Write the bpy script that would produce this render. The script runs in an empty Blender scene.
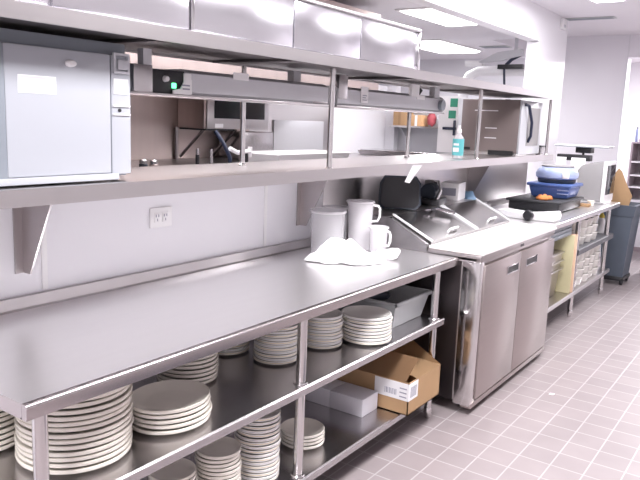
import bpy, bmesh, math, random
from mathutils import Vector, Matrix
random.seed(7)
PI = math.pi
SC = bpy.context.scene
COL = SC.collection

# ------------------------------------------------------------------ materials
def new_mat(name):
    m = bpy.data.materials.new(name); m.use_nodes = True
    nt = m.node_tree
    return m, nt, nt.nodes['Principled BSDF']

def plain(name, col, rough=0.5, metal=0.0, bump=0.0, scale=40, var=0.06, trans=0.0, alpha=1.0, spec=None):
    m, nt, b = new_mat(name)
    b.inputs['Roughness'].default_value = rough
    b.inputs['Metallic'].default_value = metal
    if spec is not None: b.inputs['Specular IOR Level'].default_value = spec
    if trans: b.inputs['Transmission Weight'].default_value = trans
    if alpha < 1: b.inputs['Alpha'].default_value = alpha
    tc = nt.nodes.new('ShaderNodeTexCoord')
    n = nt.nodes.new('ShaderNodeTexNoise'); n.inputs['Scale'].default_value = scale; n.inputs['Detail'].default_value = 3
    nt.links.new(tc.outputs['Object'], n.inputs['Vector'])
    mr = nt.nodes.new('ShaderNodeMixRGB'); mr.blend_type = 'MIX'
    mr.inputs[1].default_value = (*[c*(1-var) for c in col], 1); mr.inputs[2].default_value = (*[min(1, c*(1+var)) for c in col], 1)
    nt.links.new(n.outputs['Fac'], mr.inputs[0]); nt.links.new(mr.outputs[0], b.inputs['Base Color'])
    if bump:
        bp = nt.nodes.new('ShaderNodeBump'); bp.inputs['Strength'].default_value = bump; bp.inputs['Distance'].default_value = 0.002
        nt.links.new(n.outputs['Fac'], bp.inputs['Height']); nt.links.new(bp.outputs[0], b.inputs['Normal'])
    return m

def steel(name, col=(.62, .60, .61), rough=.3, stretch=(1, 1, 1), var=.05, rv=.06, scale=6, metal=1.0):
    """brushed stainless: stretched noise drives colour and roughness a little"""
    m, nt, b = new_mat(name)
    b.inputs['Metallic'].default_value = metal
    tc = nt.nodes.new('ShaderNodeTexCoord'); mp = nt.nodes.new('ShaderNodeMapping')
    mp.inputs['Scale'].default_value = stretch
    n = nt.nodes.new('ShaderNodeTexNoise'); n.inputs['Scale'].default_value = scale; n.inputs['Detail'].default_value = 5
    nt.links.new(tc.outputs['Object'], mp.inputs['Vector']); nt.links.new(mp.outputs[0], n.inputs['Vector'])
    mr = nt.nodes.new('ShaderNodeMixRGB')
    mr.inputs[1].default_value = (*[c*(1-var) for c in col], 1); mr.inputs[2].default_value = (*[min(1, c*(1+var)) for c in col], 1)
    nt.links.new(n.outputs['Fac'], mr.inputs[0]); nt.links.new(mr.outputs[0], b.inputs['Base Color'])
    r = nt.nodes.new('ShaderNodeMapRange'); r.inputs['To Min'].default_value = rough-rv; r.inputs['To Max'].default_value = rough+rv
    nt.links.new(n.outputs['Fac'], r.inputs['Value']); nt.links.new(r.outputs[0], b.inputs['Roughness'])
    return m

def emit(name, col, s):
    m, nt, b = new_mat(name)
    b.inputs['Base Color'].default_value = (*col, 1)
    b.inputs['Emission Color'].default_value = (*col, 1); b.inputs['Emission Strength'].default_value = s
    return m

def tiles():
    m, nt, b = new_mat('quarry_tile')
    tc = nt.nodes.new('ShaderNodeTexCoord'); mp = nt.nodes.new('ShaderNodeMapping')
    mp.inputs['Location'].default_value = (-.1988+.1565*60, -2.0264+.1565*60, 0)
    br = nt.nodes.new('ShaderNodeTexBrick'); br.offset = 0; br.squash = 1
    br.inputs['Scale'].default_value = 1; br.inputs['Brick Width'].default_value = .1565; br.inputs['Row Height'].default_value = .1565
    br.inputs['Mortar Size'].default_value = .004; br.inputs['Mortar Smooth'].default_value = .3
    br.inputs['Color1'].default_value = (.34, .295, .30, 1); br.inputs['Color2'].default_value = (.37, .32, .325, 1)
    br.inputs['Mortar'].default_value = (.52, .48, .49, 1)
    nt.links.new(tc.outputs['Object'], mp.inputs['Vector']); nt.links.new(mp.outputs[0], br.inputs['Vector'])
    n = nt.nodes.new('ShaderNodeTexNoise'); n.inputs['Scale'].default_value = 5; n.inputs['Detail'].default_value = 6
    nt.links.new(tc.outputs['Object'], n.inputs['Vector'])
    mx = nt.nodes.new('ShaderNodeMixRGB'); mx.blend_type = 'MULTIPLY'; mx.inputs[0].default_value = .22
    nt.links.new(br.outputs['Color'], mx.inputs[1]); nt.links.new(n.outputs['Fac'], mx.inputs[2])
    nt.links.new(mx.outputs[0], b.inputs['Base Color'])
    bp = nt.nodes.new('ShaderNodeBump'); bp.inputs['Strength'].default_value = .25; bp.inputs['Distance'].default_value = .002
    nt.links.new(br.outputs['Fac'], bp.inputs['Height']); bp.invert = True
    nt.links.new(bp.outputs[0], b.inputs['Normal'])
    b.inputs['Roughness'].default_value = .42
    return m

M = {}
M['tile'] = tiles()
M['white_wall'] = plain('white_wall', (.80, .79, .83), .45, var=.015, scale=3)
M['frp'] = plain('white_wall_panel', (.84, .83, .87), .3, var=.012, scale=3)
M['far_wall'] = plain('far_wall_paint', (.86, .84, .89), .6, var=.02, scale=3)
M['aisle_wall'] = plain('aisle_side_wall', (.52, .50, .51), .5, var=.05, scale=2)
M['ceiling'] = plain('ceiling_paint', (.80, .78, .82), .8, var=.02, scale=8)
M['top'] = steel('worktop_steel', (.76, .745, .755), .29, (6, .6, 6), scale=5, var=.03, rv=.03, metal=.82)
M['steel_y'] = steel('steel_brushed_lengthwise', (.57, .545, .55), .29, (8, .3, 8), scale=8, var=.015, rv=.015)
M['steel_v'] = steel('steel_brushed_upright', (.50, .465, .465), .30, (8, 8, .25), scale=8, var=.02, rv=.02)
M['steel_door'] = steel('door_steel', (.47, .415, .405), .33, (2, .5, 5), scale=9, var=.06)
M['underside'] = steel('shaded_underside_steel', (.22, .20, .205), .45, (8, .3, 8), scale=8, var=.03, rv=.02)  # dark tone stands in for the shade under the overshelf
M['steel_dark'] = steel('dark_shelf_steel', (.54, .52, .53), .27, (3, 1, 3), scale=6, var=.012, rv=.006)  # even steel tone for undershelves, small boxes and pans
M['steel_case'] = steel('overhead_case_steel', (.68, .67, .71), .24, (2, .3, 2), scale=6)
M['steel_pole'] = steel('polished_pole_steel', (.70, .68, .68), .18, (1, 1, 1), scale=4)
M['steel_brown'] = steel('kitchen_wall_steel', (.55, .465, .44), .40, (3, 3, .3), scale=5, var=.12)
M['galv'] = steel('galvanised_grey', (.60, .60, .63), .5, (1, 1, 1), scale=30, metal=.4, var=.03)
M['grey_paint'] = plain('grey_enamel', (.47, .49, .535), .4, var=.02, scale=4)
M['grey_paint2'] = plain('grey_enamel_dark', (.26, .29, .33), .4, var=.03, scale=4)
M['grey_lite'] = plain('grey_enamel_light', (.60, .61, .65), .35, var=.02)
M['black'] = plain('black_plastic', (.022, .022, .026), .38, var=.1)
M['black_soft'] = plain('black_rubber', (.035, .035, .04), .6, var=.1)
M['char'] = plain('charcoal_plastic', (.03, .038, .055), .42, var=.15, scale=12)
M['window'] = plain('dark_glass', (.012, .014, .02), .12)
M['white'] = plain('white_plastic', (.88, .87, .88), .35, var=.01)
M['paper'] = plain('white_paper', (.90, .89, .91), .8, var=.01)
M['cream'] = plain('cream_china', (.86, .82, .74), .22, var=.02)
M['white_china'] = plain('white_china', (.88, .86, .82), .22, var=.02)
M['gold'] = plain('mustard_band', (.72, .58, .30), .3)
M['blue_band'] = plain('blue_grey_band', (.50, .52, .60), .3)
M['board'] = plain('white_cutting_board', (.93, .90, .88), .5, var=.01)
M['yellow_board'] = plain('pale_yellow_board', (.70, .65, .40), .5, var=.03)
M['orange_board'] = plain('pale_orange_board', (.86, .62, .45), .5, var=.03)
M['card'] = plain('corrugated_cardboard', (.46, .29, .155), .8, var=.07, scale=9)
M['card_in'] = plain('cardboard_inside', (.36, .22, .12), .85, var=.07, scale=9)
M['orange_box'] = plain('orange_carton', (.68, .42, .22), .6)
M['greybox'] = plain('grey_white_carton', (.74, .73, .78), .7, var=.03)
M['tub'] = plain('grey_bus_tub', (.52, .54, .55), .4, var=.03)
M['cloth'] = plain('white_towel', (.93, .92, .93), .9, bump=.4, scale=120, var=.01)
M['clear'] = plain('clear_polycarbonate', (.86, .85, .88), .1, alpha=.32, var=.01)
M['clear2'] = plain('milky_polypropylene', (.90, .88, .91), .25, alpha=.55, var=.01)
M['blue'] = plain('royal_blue_plastic', (.075, .13, .36), .38, var=.08, scale=6)
M['paleblue'] = plain('pale_blue_plastic', (.34, .40, .62), .3, var=.05, scale=6)
M['can'] = plain('blue_grey_bin_plastic', (.10, .12, .155), .5, var=.06, scale=6)
M['monitor'] = plain('putty_plastic', (.29, .28, .285), .5, var=.02)
M['teal'] = plain('teal_label', (.13, .50, .53), .4)
M['green'] = plain('green_square', (.05, .34, .22), .6)
M['red'] = plain('red_plastic', (.42, .08, .10), .5)
M['pink'] = plain('pink_print', (.92, .70, .80), .7)
M['ink'] = plain('printed_grey', (.35, .35, .42), .8)
M['bluebag'] = plain('blue_packaging', (.15, .27, .42), .4, var=.2)
M['rag'] = plain('orange_rag', (.62, .22, .07), .9, var=.2)
M['yellow'] = plain('yellow_cap', (.75, .60, .10), .5)
M['brownpink'] = plain('mauve_shelving', (.40, .33, .36), .6, var=.06)
M['hose'] = plain('navy_hose', (.014, .02, .05), .4)
M['led'] = emit('green_led', (.1, 1, .35), 3)
M['lightpanel'] = emit('lit_diffuser', (1.0, .985, 1.0), 4.5)
M['lid_edge'] = plain('pale_steel_edge', (.72,.72,.74), .35, var=.02)
M['shaded_side_skin'] = steel('shaded_side_steel', (.16, .14, .145), .35, (2, 2, .4), scale=6)
M['brown_case'] = plain('brown_grey_enamel', (.235, .19, .185), .35, var=.06, scale=5)
M['lid_steel'] = steel('lid_steel', (.43, .415, .42), .26, (4, 1, 4), scale=5, var=.02, rv=.02)
M['nose_steel'] = steel('nose_steel', (.52, .48, .48), .24, (4, .4, 4), scale=5, var=.02, rv=.02)
M['mid_shelf'] = plain('dark_grey_shelf', (.12, .12, .135), .5)
M['chrome'] = steel('chrome', (.75, .74, .76), .1)

# ------------------------------------------------------------------ geometry helpers (world metres unless noted)
def nb(): return bmesh.new()
def box(bm, x0, x1, y0, y1, z0, z1, bev=0.0, mi=0, seg=2):
    vs = [bm.verts.new(p) for p in ((x0,y0,z0),(x1,y0,z0),(x1,y1,z0),(x0,y1,z0),(x0,y0,z1),(x1,y0,z1),(x1,y1,z1),(x0,y1,z1))]
    fs = [bm.faces.new([vs[i] for i in q]) for q in ((3,2,1,0),(4,5,6,7),(0,1,5,4),(1,2,6,5),(2,3,7,6),(3,0,4,7))]
    for f in fs: f.material_index = mi
    if bev:
        es = list({e for f in fs for e in f.edges})
        r = bmesh.ops.bevel(bm, geom=es, offset=bev, segments=seg, profile=.5, affect='EDGES', clamp_overlap=True)
        for f in r['faces']: f.material_index = mi
    return bm
def prism(bm, poly, ax, a0, a1, mi=0, bev=0.0):
    """poly: 2-D outline in the two other axes (order x,y,z without ax), extruded from a0 to a1 along ax"""
    def P(p, a): return {'x': (a, p[0], p[1]), 'y': (p[0], a, p[1]), 'z': (p[0], p[1], a)}[ax]
    A = [bm.verts.new(P(p, a0)) for p in poly]; B = [bm.verts.new(P(p, a1)) for p in poly]
    n = len(poly)
    fs = [bm.faces.new(A[::-1]), bm.faces.new(B)] + [bm.faces.new((A[i], A[(i+1) % n], B[(i+1) % n], B[i])) for i in range(n)]
    for f in fs: f.material_index = mi
    if bev:
        es = list({e for f in fs for e in f.edges})
        r = bmesh.ops.bevel(bm, geom=es, offset=bev, segments=2, profile=.5, affect='EDGES', clamp_overlap=True)
        for f in r['faces']: f.material_index = mi
    return bm
def tube(bm, pts, r, seg=12, mi=0, cap=True):
    pts = [Vector(p) for p in pts]; rings = []
    rs = r if isinstance(r, (list, tuple)) else [r]*len(pts)
    prev = None
    for i, p in enumerate(pts):
        t = (pts[min(i+1, len(pts)-1)] - pts[max(i-1, 0)]).normalized()
        ref = prev if prev is not None else (Vector((0,0,1)) if abs(t.z) < .9 else Vector((1,0,0)))
        a = (ref - t*ref.dot(t)).normalized(); b = t.cross(a); prev = a
        rings.append([bm.verts.new(p + (a*math.cos(k*2*PI/seg) + b*math.sin(k*2*PI/seg))*rs[i]) for k in range(seg)])
    for i in range(len(rings)-1):
        for k in range(seg):
            f = bm.faces.new((rings[i][k], rings[i][(k+1) % seg], rings[i+1][(k+1) % seg], rings[i+1][k])); f.material_index = mi
    if cap:
        f = bm.faces.new(rings[0][::-1]); f.material_index = mi
        f = bm.faces.new(rings[-1]); f.material_index = mi
    return bm
def lathe(bm, prof, o=(0,0,0), seg=32, mis=None, sx=1, sy=1):
    """prof: (r,z) list; mis: material per segment"""
    rings = []
    for r, z in prof:
        if r < 1e-6: rings.append([bm.verts.new((o[0], o[1], o[2]+z))])
        else: rings.append([bm.verts.new((o[0]+sx*r*math.cos(k*2*PI/seg), o[1]+sy*r*math.sin(k*2*PI/seg), o[2]+z)) for k in range(seg)])
    for i in range(len(rings)-1):
        A, B = rings[i], rings[i+1]; mi = mis[i] if mis else 0
        for k in range(seg):
            k2 = (k+1) % seg
            if len(A) == 1 and len(B) == 1: continue
            if len(A) == 1: f = bm.faces.new((A[0], B[k2], B[k]))
            elif len(B) == 1: f = bm.faces.new((A[k], A[k2], B[0]))
            else: f = bm.faces.new((A[k], A[k2], B[k2], B[k]))
            f.material_index = mi
    return bm
def tapered(bm, x0, x1, y0, y1, z0, z1, t, mi=0, bev=0.0, open_top=False, wall=.004, floor=True):
    """box whose bottom is inset by t; open_top gives a thin-walled tub"""
    def ring(i, z): return [bm.verts.new(p) for p in ((x0+i,y0+i,z),(x1-i,y0+i,z),(x1-i,y1-i,z),(x0+i,y1-i,z))]
    a = ring(t, z0); b = ring(0, z1)
    fs = ([bm.faces.new(a[::-1])] if floor else []) + [bm.faces.new((a[i], a[(i+1)%4], b[(i+1)%4], b[i])) for i in range(4)]
    if open_top:
        c = ring(wall, z1); d = ring(t+wall, z0+(wall if floor else 0))
        fs += [bm.faces.new((b[i], b[(i+1)%4], c[(i+1)%4], c[i])) for i in range(4)]
        fs += [bm.faces.new((c[i], c[(i+1)%4], d[(i+1)%4], d[i])) for i in range(4)]
        if floor: fs.append(bm.faces.new(d))
        else: fs += [bm.faces.new((a[i], a[(i+1)%4], d[(i+1)%4], d[i])) for i in range(4)]
    else: fs.append(bm.faces.new(b))
    for f in fs: f.material_index = mi
    if bev:
        es = [e for e in {e for f in fs for e in f.edges}]
        r = bmesh.ops.bevel(bm, geom=es, offset=bev, segments=2, profile=.5, affect='EDGES', clamp_overlap=True)
        for f in r['faces']: f.material_index = mi
    return bm
def xf(bm, m, start=0):
    bm.verts.ensure_lookup_table()
    bmesh.ops.transform(bm, matrix=m, verts=list(bm.verts)[start:])
    return bm

def wloc(o):
    v = Vector((0, 0, 0))
    while o is not None: v += o.location; o = o.parent
    return v
def obj(name, bm, mats, parent=None, local=False, angle=35):
    if parent is not None and not local:
        bmesh.ops.translate(bm, vec=-wloc(parent), verts=bm.verts)
    bmesh.ops.recalc_face_normals(bm, faces=bm.faces)
    me = bpy.data.meshes.new(name); bm.to_mesh(me); bm.free()
    for m in (mats if isinstance(mats, (list, tuple)) else [mats]): me.materials.append(M[m] if isinstance(m, str) else m)
    me.shade_smooth(); me.set_sharp_from_angle(angle=math.radians(angle))
    o = bpy.data.objects.new(name, me); COL.objects.link(o); o.parent = parent
    return o
def tag(o, label, cat, group=None):
    o['label'] = label; o['category'] = cat
    if group: o['group'] = group
    return o
def thing(name, label, cat, loc=(0,0,0), rz=0, group=None):
    o = bpy.data.objects.new(name, None); COL.objects.link(o); o.empty_display_size = .05
    o.location = loc; o.rotation_euler = (0, 0, rz)
    return tag(o, label, cat, group)
def struct(name, bm, m):
    o = obj(name, bm, m); o['kind'] = 'structure'; return o
def one(name, bm, m, label, cat, loc=None, group=None, angle=35):
    """a thing that is one mesh, origin moved to its base"""
    bm.verts.ensure_lookup_table()
    if loc is None:
        xs = [v.co for v in bm.verts]
        loc = (sum(c.x for c in xs)/len(xs), sum(c.y for c in xs)/len(xs), min(c.z for c in xs))
    bmesh.ops.translate(bm, vec=-Vector(loc), verts=bm.verts)
    o = obj(name, bm, m, angle=angle); o.location = loc
    return tag(o, label, cat, group)
def dup(root, loc, label, rz=None, group=None):
    r = root.copy(); COL.objects.link(r); r.location = loc; r['label'] = label
    if rz is not None: r.rotation_euler = (0, 0, rz)
    if group: r['group'] = group
    for ch in list(root.children):
        c = ch.copy(); COL.objects.link(c); c.parent = r
        for g in list(ch.children):
            d = g.copy(); COL.objects.link(d); d.parent = c
    return r

# ------------------------------------------------------------------ setting
WX = -.80          # front face of the dividing wall
bm = box(nb(), -4.6, 3.0, -3.2, 12.2, -.08, 0); struct('floor', bm, 'tile')
bm = box(nb(), -.92, 3.0, -3.2, 12.2, 2.78, 2.86); box(bm, -1.66, -.92, 7.0, 12.2, 2.78, 2.86); struct('ceiling', bm, 'ceiling')
bm = box(nb(), -4.6, -.92, -3.2, 7.0, 2.60, 2.68); box(bm, -4.6, -1.66, 7.0, 9.3, 2.60, 2.86); struct('ceiling_kitchen', bm, 'ceiling')
# dividing wall: half wall, solid stretch left of the opening, header, column
bm = box(nb(), -.92, WX, -3.2, 6.07, 0, 1.345)
box(bm, -.92, WX, -3.2, 6.07, 2.46, 2.86)
box(bm, -.92, WX, -3.2, -.25, 1.345, 2.46)
box(bm, -.92, WX, 6.07, 7.0, 0, 2.86)
struct('wall_left', bm, 'frp')
bm = box(nb(), -1.7, -.46, 8.43, 8.6, 0, 2.78); struct('wall_far', bm, 'far_wall')
bm = box(nb(), -.46, 3.0, 8.43, 8.6, 2.51, 2.78); struct('wall_far_header', bm, 'far_wall')
bm = box(nb(), -4.6, 3.0, 12.2, 12.3, 0, 2.86); struct('wall_end', bm, 'white_wall')
bm = box(nb(), 3.0, 3.1, -3.2, 12.2, 0, 2.86); struct('wall_right', bm, 'aisle_wall')
bm = box(nb(), -4.6, 3.0, -3.3, -3.2, 0, 2.86); struct('wall_rear', bm, 'aisle_wall')
bm = box(nb(), -4.7, -4.6, -3.2, 12.2, 0, 2.86); struct('wall_kitchen_side', bm, 'white_wall')
bm = box(nb(), -4.6, -1.7, 9.2, 9.3, 0, 2.68); struct('wall_kitchen_end', bm, 'white_wall')
# kitchen inner walls seen through the pass (steel-clad, then white)
bm = box(nb(), -2.6, -2.5, -.6, 3.72, 0, 2.02); struct('wall_kitchen_steel', bm, 'steel_brown')
bm = box(nb(), -2.6, -2.5, 3.72, 4.95, 0, 2.02); struct('wall_kitchen_steel_bright', bm, 'steel_y')
bm = box(nb(), -2.6, -2.5, 4.95, 6.2, 0, 2.02); struct('wall_kitchen_white', bm, 'white_wall')
bm = box(nb(), -2.6, -1.2, 6.2, 6.28, 0, 1.90); struct('wall_kitchen_partition', bm, 'galv')
bm = box(nb(), -2.5, -2.38, 6.1, 6.2, 0, 2.02); struct('trim_column', bm, 'white_wall')
# panel seams and steel lining on the half wall
for i, y in enumerate((.585, 1.89)):
    bm = box(nb(), WX, WX+.004, y-.012, y+.012, .95, 1.345, .0015); struct('trim_seam_%d' % (i+1), bm, 'white')
bm = box(nb(), WX, WX+.004, 2.42, 6.05, .90, 1.345); struct('trim_steel_lining', bm, 'steel_y')
bm = box(nb(), -.46, -.448, 8.41, 8.6, 0, 2.78); struct('trim_far_corner', bm, 'white_wall')

# ------------------------------------------------------------------ work tables
ZT, Z1, Z2 = .8985, .5734, .1735
def leg(bm_y, x, ztop, parent, y=None, foot=True):
    l = obj('leg', tube(nb(), [(x, bm_y, .05), (x, bm_y, ztop)], .0205, 16), 'steel_pole', parent)
    b = nb(); lathe(b, [(0,0),(.014,0),(.017,.012),(.0225,.03),(.0225,.062),(.0195,.068),(0,.068)], (x, bm_y, 0), 16)
    obj('foot', b, 'steel_pole', l)
    return l
def worktop_mesh(y0, y1, xb, xf_, z, lip=.042):
    """flat top with a rolled front nose, a turned-down left end and a splash at the back"""
    b = nb()
    box(b, xb, xf_-.021, y0, y1, z-.02, z)
    # cross channels under the top
    for yy in (y0+.07, (y0+y1)/2-.06, y1-.25):
        box(b, xb+.05, xf_-.04, yy-.03, yy+.03, z-.05, z-.02)
    return b
def nose_mesh(y0, y1, x, z, lip=.042):
    prof = [(x-.021, z)]
    for k in range(1, 8):
        a = PI/2 - k*PI/14
        prof.append((x-.010+.010*math.cos(a), z-.010+.010*math.sin(a)))
    prof += [(x-.002, z-lip), (x-.028, z-lip), (x-.028, z-lip+.004), (x-.021, z-lip+.004)]
    return prism(nb(), prof, 'y', y0, y1)
def shelf_mesh(y0, y1, x0, x1, z, t=.034):
    b = nb()
    prism(b, [(x0, z), (x1-.006, z), (x1, z-.006), (x1, z-t), (x1-.014, z-t), (x1-.014, z-.006), (x0+.014, z-.006), (x0+.014, z-t), (x0, z-t)], 'y', y0, y1)
    box(b, x0, x1, y0, y0+.003, z-t, z-.002); box(b, x0, x1, y1-.003, y1, z-t, z-.002)
    return b
t = thing('work_table', 'long stainless steel work table with two undershelves full of plates, nearest the camera', 'table', (-.4, 1.3, 0))
obj('tabletop', worktop_mesh(0, 2.61, -.79, 0, ZT), 'top', t)
obj('front_nose', nose_mesh(-.001, 2.61, 0, ZT), 'nose_steel', t)
obj('end_flange', box(nb(), -.79, -.022, -.001, .010, ZT-.042, ZT-.0008), 'nose_steel', t)
b = nb(); prism(b, [(-.797, ZT-.02), (-.797, ZT+.046), (-.776, ZT+.046), (-.770, ZT+.006), (-.762, ZT+.0005), (-.762, ZT-.02)], 'y', 0, 2.61)
obj('backsplash', b, 'steel_y', t)
for z, n in ((Z1, 'shelf'), (Z2, 'shelf')):
    s = obj(n, shelf_mesh(.02, 2.50, -.74, -.012, z), 'steel_dark' if z > .3 else 'steel_dark', t)
    for yy in (.066, 1.225, 2.445):
        for xx in (-.05, -.70):
            c = nb(); lathe(c, [(.0212,-.036),(.030,-.036),(.030,.004),(.027,.008),(.0212,.008)], (xx, yy, z), 16)
            obj('leg_collar', c, 'steel_pole', s)
for yy in (.066, 1.225, 2.445):
    for xx in (-.05, -.70): leg(yy, xx, ZT-.05, t)

t2 = thing('work_table', 'far stainless steel counter beyond the prep refrigerator, holding blue bins and a black case', 'table', (-.4, 5.2, 0))
obj('tabletop', worktop_mesh(3.985, 6.56, -.79, .016, .905), 'top', t2)
obj('front_nose', nose_mesh(3.985, 6.56, .016, .905), 'steel_y', t2)
b = nb(); prism(b, [(-.797, .885), (-.797, .95), (-.776, .95), (-.762, .9055), (-.762, .885)], 'y', 3.985, 6.56); obj('backsplash', b, 'steel_y', t2)
obj('shelf', shelf_mesh(4.05, 6.45, -.74, .006, .235), 'steel_y', t2)
obj('shelf', shelf_mesh(5.15, 6.45, -.74, .006, .60, .05), 'mid_shelf', t2)
b = nb(); box(b, -.68, -.03, 4.15, 5.00, .745, .86, .004)
for k in range(3): box(b, -.03, -.022, 4.17, 4.98, .757+.034*k, .78+.034*k, .003)
obj('drawer_bank', b, 'grey_paint2', t2)
for yy in (4.12, 5.16, 6.25):
    for xx in (-.02, -.70): leg(yy, xx, .87, t2)

# ------------------------------------------------------------------ pass shelf and overshelf
t = thing('pass_shelf', 'long stainless pass shelf on triangular brackets along the half wall', 'shelf', (-.6, 2.5, 1.345))
b = nb()
prism(b, [(-.93, 1.345), (-.93, 1.385), (-.345, 1.385), (-.335, 1.397), (-.3155, 1.397), (-.3155, 1.345), (-.33, 1.345), (-.33, 1.365), (-.79, 1.365), (-.79, 1.345)], 'y', -.3, 5.26)
obj('shelf_board', b, 'steel_y', t)
for yy in (.50, 2.20, 4.55):
    b = nb()
    prism(b, [(WX+.001, 1.362), (-.60, 1.362), (-.60, 1.335), (WX+.045, 1.03), (WX+.001, 1.03)], 'y', yy-.003, yy+.003)
    prism(b, [(WX+.001, 1.362), (WX+.006, 1.362), (WX+.006, 1.03), (WX+.001, 1.03)], 'y', yy-.035, yy+.003)
    obj('bracket', b, 'steel_v', t)

t = thing('overshelf', 'upper stainless shelf on thin round poles above the pass shelf', 'shelf', (-.55, 2.5, 1.39))
b = nb()
prism(b, [(-.80, 1.862), (-.80, 1.895), (-.3175, 1.895), (-.3075, 1.910), (-.2975, 1.910), (-.2975, 1.862), (-.312, 1.862), (-.312, 1.880), (-.785, 1.880), (-.785, 1.862)], 'y', -.3, 5.26)
obj('shelf_board', b, 'steel_y', t)
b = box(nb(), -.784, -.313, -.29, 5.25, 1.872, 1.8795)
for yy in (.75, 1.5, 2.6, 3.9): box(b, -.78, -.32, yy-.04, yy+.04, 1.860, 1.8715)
obj('shaded_underside_panel', b, 'underside', t)
for (x, yy) in ((-.370, 1.84), (-.370, 3.65), (-.369, 5.215), (-.370, -.1), (-.765, 1.66), (-.765, 3.38), (-.765, 5.215)):
    p = obj('pole', tube(nb(), [(x, yy, 1.386), (x, yy, 1.862)], .0135, 14), 'steel_pole', t)
    c = nb(); lathe(c, [(.0137, 0), (.021, 0), (.021, .006), (.0137, .012)], (x, yy, 1.386), 14); obj('flange', c, 'steel_pole', p)

# overhead steel case standing on the overshelf
t = thing('overhead_case', 'long stainless steel paneled case standing on the upper shelf', 'cabinet', (-.6, 1.2, 1.911))
b = box(nb(), -.79, -.372, -.3, 2.685, 1.911, 2.135); obj('case_body', b, 'steel_case', t)
for y0, y1 in ((-.29, .336), (.352, .905), (.930, 1.513), (1.523, 2.06), (2.066, 2.668)):
    b = box(nb(), -.372, -.362, y0, y1, 1.922, 2.118, .003); obj('front_panel', b, 'steel_case', t)
b = box(nb(), -.372, -.357, .909, .926, 1.913, 2.13, .002); obj('seam_strip', b, 'chrome', t)
b = box(nb(), -.375, -.354, -.3, 2.69, 2.122, 2.14, .003); obj('top_trim', b, 'steel_y', t)
b = box(nb(), -.38, -.355, 2.668, 2.69, 1.912, 2.122, .003); obj('corner_trim', b, 'chrome', t)

# ------------------------------------------------------------------ heat lamp strips
def heat_lamp(label, y0, y1, ctrl):
    t = thing('heat_lamp', label, 'heat lamp', (-.62, (y0+y1)/2, 1.70), group='strip heat lamps under the upper shelf')
    ys = y0 + (.30 if ctrl == 0 else .0); ye = y1 - .0
    b = nb(); prism(b, [(-.72, 1.715), (-.70, 1.70), (-.56, 1.70), (-.55, 1.712), (-.55, 1.785), (-.575, 1.80), (-.70, 1.80), (-.72, 1.785)], 'y', ys-.03*(ctrl == 0), ye)
    obj('housing', b, 'galv', t)
    b = box(nb(), -.715, -.545, y0-.01, y1+.005, 1.690, 1.700, .002); obj('bottom_lip', b, 'steel_y', t)
    b = nb(); tube(b, [(-.63, ys+.05, 1.702), (-.63, ye-.05, 1.702)], .006, 8); obj('heating_rod', b, 'cream', t)
    return t
h1 = heat_lamp('left strip heat lamp with black control box and green light, beside grey cabinet', .80, 2.07, 0)
b = box(nb(), -.70, -.556, .905, 1.07, 1.701, 1.79, .004); c = obj('control_box', b, 'black', h1)
b = nb(); lathe(b, [(0,0),(.012,0),(.010,.016),(0,.016)], (0,0,0), 14); xf(b, Matrix.Translation((-.556, .965, 1.755)) @ Matrix.Rotation(PI/2, 4, 'Y')); obj('switch_knob', b, 'white', c)
b = box(nb(), -.557, -.552, 1.0, 1.022, 1.722, 1.742, .003); obj('indicator_light', b, 'led', c)
b = box(nb(), -.556, -.548, 1.06, 1.10, 1.712, 1.783, .002); obj('end_plate', b, 'white', h1)
b = nb(); prism(b, [(1.0, 1.701), (1.10, 1.701), (1.10, 1.76), (1.06, 1.752), (1.04, 1.722), (1.0, 1.715)], 'x', -.552, -.546); pl = obj('maker_plate', b, 'white', h1)
b = nb()
for k in range(2): box(b, -.5462, -.5455, 1.045+.004*k, 1.088, 1.733-.014*k, 1.739-.014*k)
obj('print', b, 'ink', pl)
b = box(nb(), -.58, -.548, .853, .893, 1.79, 1.859); obj('bracket', b, 'galv', h1)
b = box(nb(), -.72, -.545, .805, .895, 1.70, 1.80, .002); obj('end_box', b, 'steel_dark', h1)
b = box(nb(), -.70, -.66, 1.92, 1.98, 1.80, 1.859); obj('bracket', b, 'galv', h1)
b = box(nb(), -.70, -.552, 1.95, 2.075, 1.703, 1.784, .003); obj('end_box', b, 'steel_dark', h1)
b = box(nb(), -.549, -.546, 1.345, 1.445, 1.778, 1.808); obj('tag', b, 'paper', h1)
h2 = heat_lamp('right strip heat lamp with paper tags hung on its front', 2.16, 3.46, 1)
b = box(nb(), -.585, -.547, 2.165, 2.25, 1.735, 1.859, .002); obj('bracket', b, 'steel_dark', h2)
b = box(nb(), -.60, -.56, 3.33, 3.40, 1.79, 1.859); obj('bracket', b, 'galv', h2)
b = nb(); lathe(b, [(0,0),(.035,0),(.035,.03),(0,.03)], (0,0,0), 16); xf(b, Matrix.Translation((-.555, 3.40, 1.745)) @ Matrix.Rotation(PI/2, 4, 'Y')); obj('switch_knob', b, 'grey_paint2', h2)
b = box(nb(), -.549, -.545, 2.385, 2.46, 1.722, 1.81); tg = obj('tag', b, 'paper', h2)
b = nb()
for k in range(3): box(b, -.5455, -.5445, 2.40, 2.445-.01*(k % 2), 1.735+.012*k, 1.740+.012*k)
obj('print', b, 'ink', tg)
b = box(nb(), -.55, -.53, 2.95, 3.05, 1.785, 1.858, .002); obj('tag', b, 'paper', h2)
b = box(nb(), -.549, -.545, 3.05, 3.16, 1.770, 1.795); obj('tag', b, 'paper', h2)
b = nb(); tube(b, [(-.62, 3.2, 1.80), (-.60, 3.205, 1.83), (-.61, 3.17, 1.850)], .012, 8); obj('power_cord', b, 'black_soft', h2)

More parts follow.
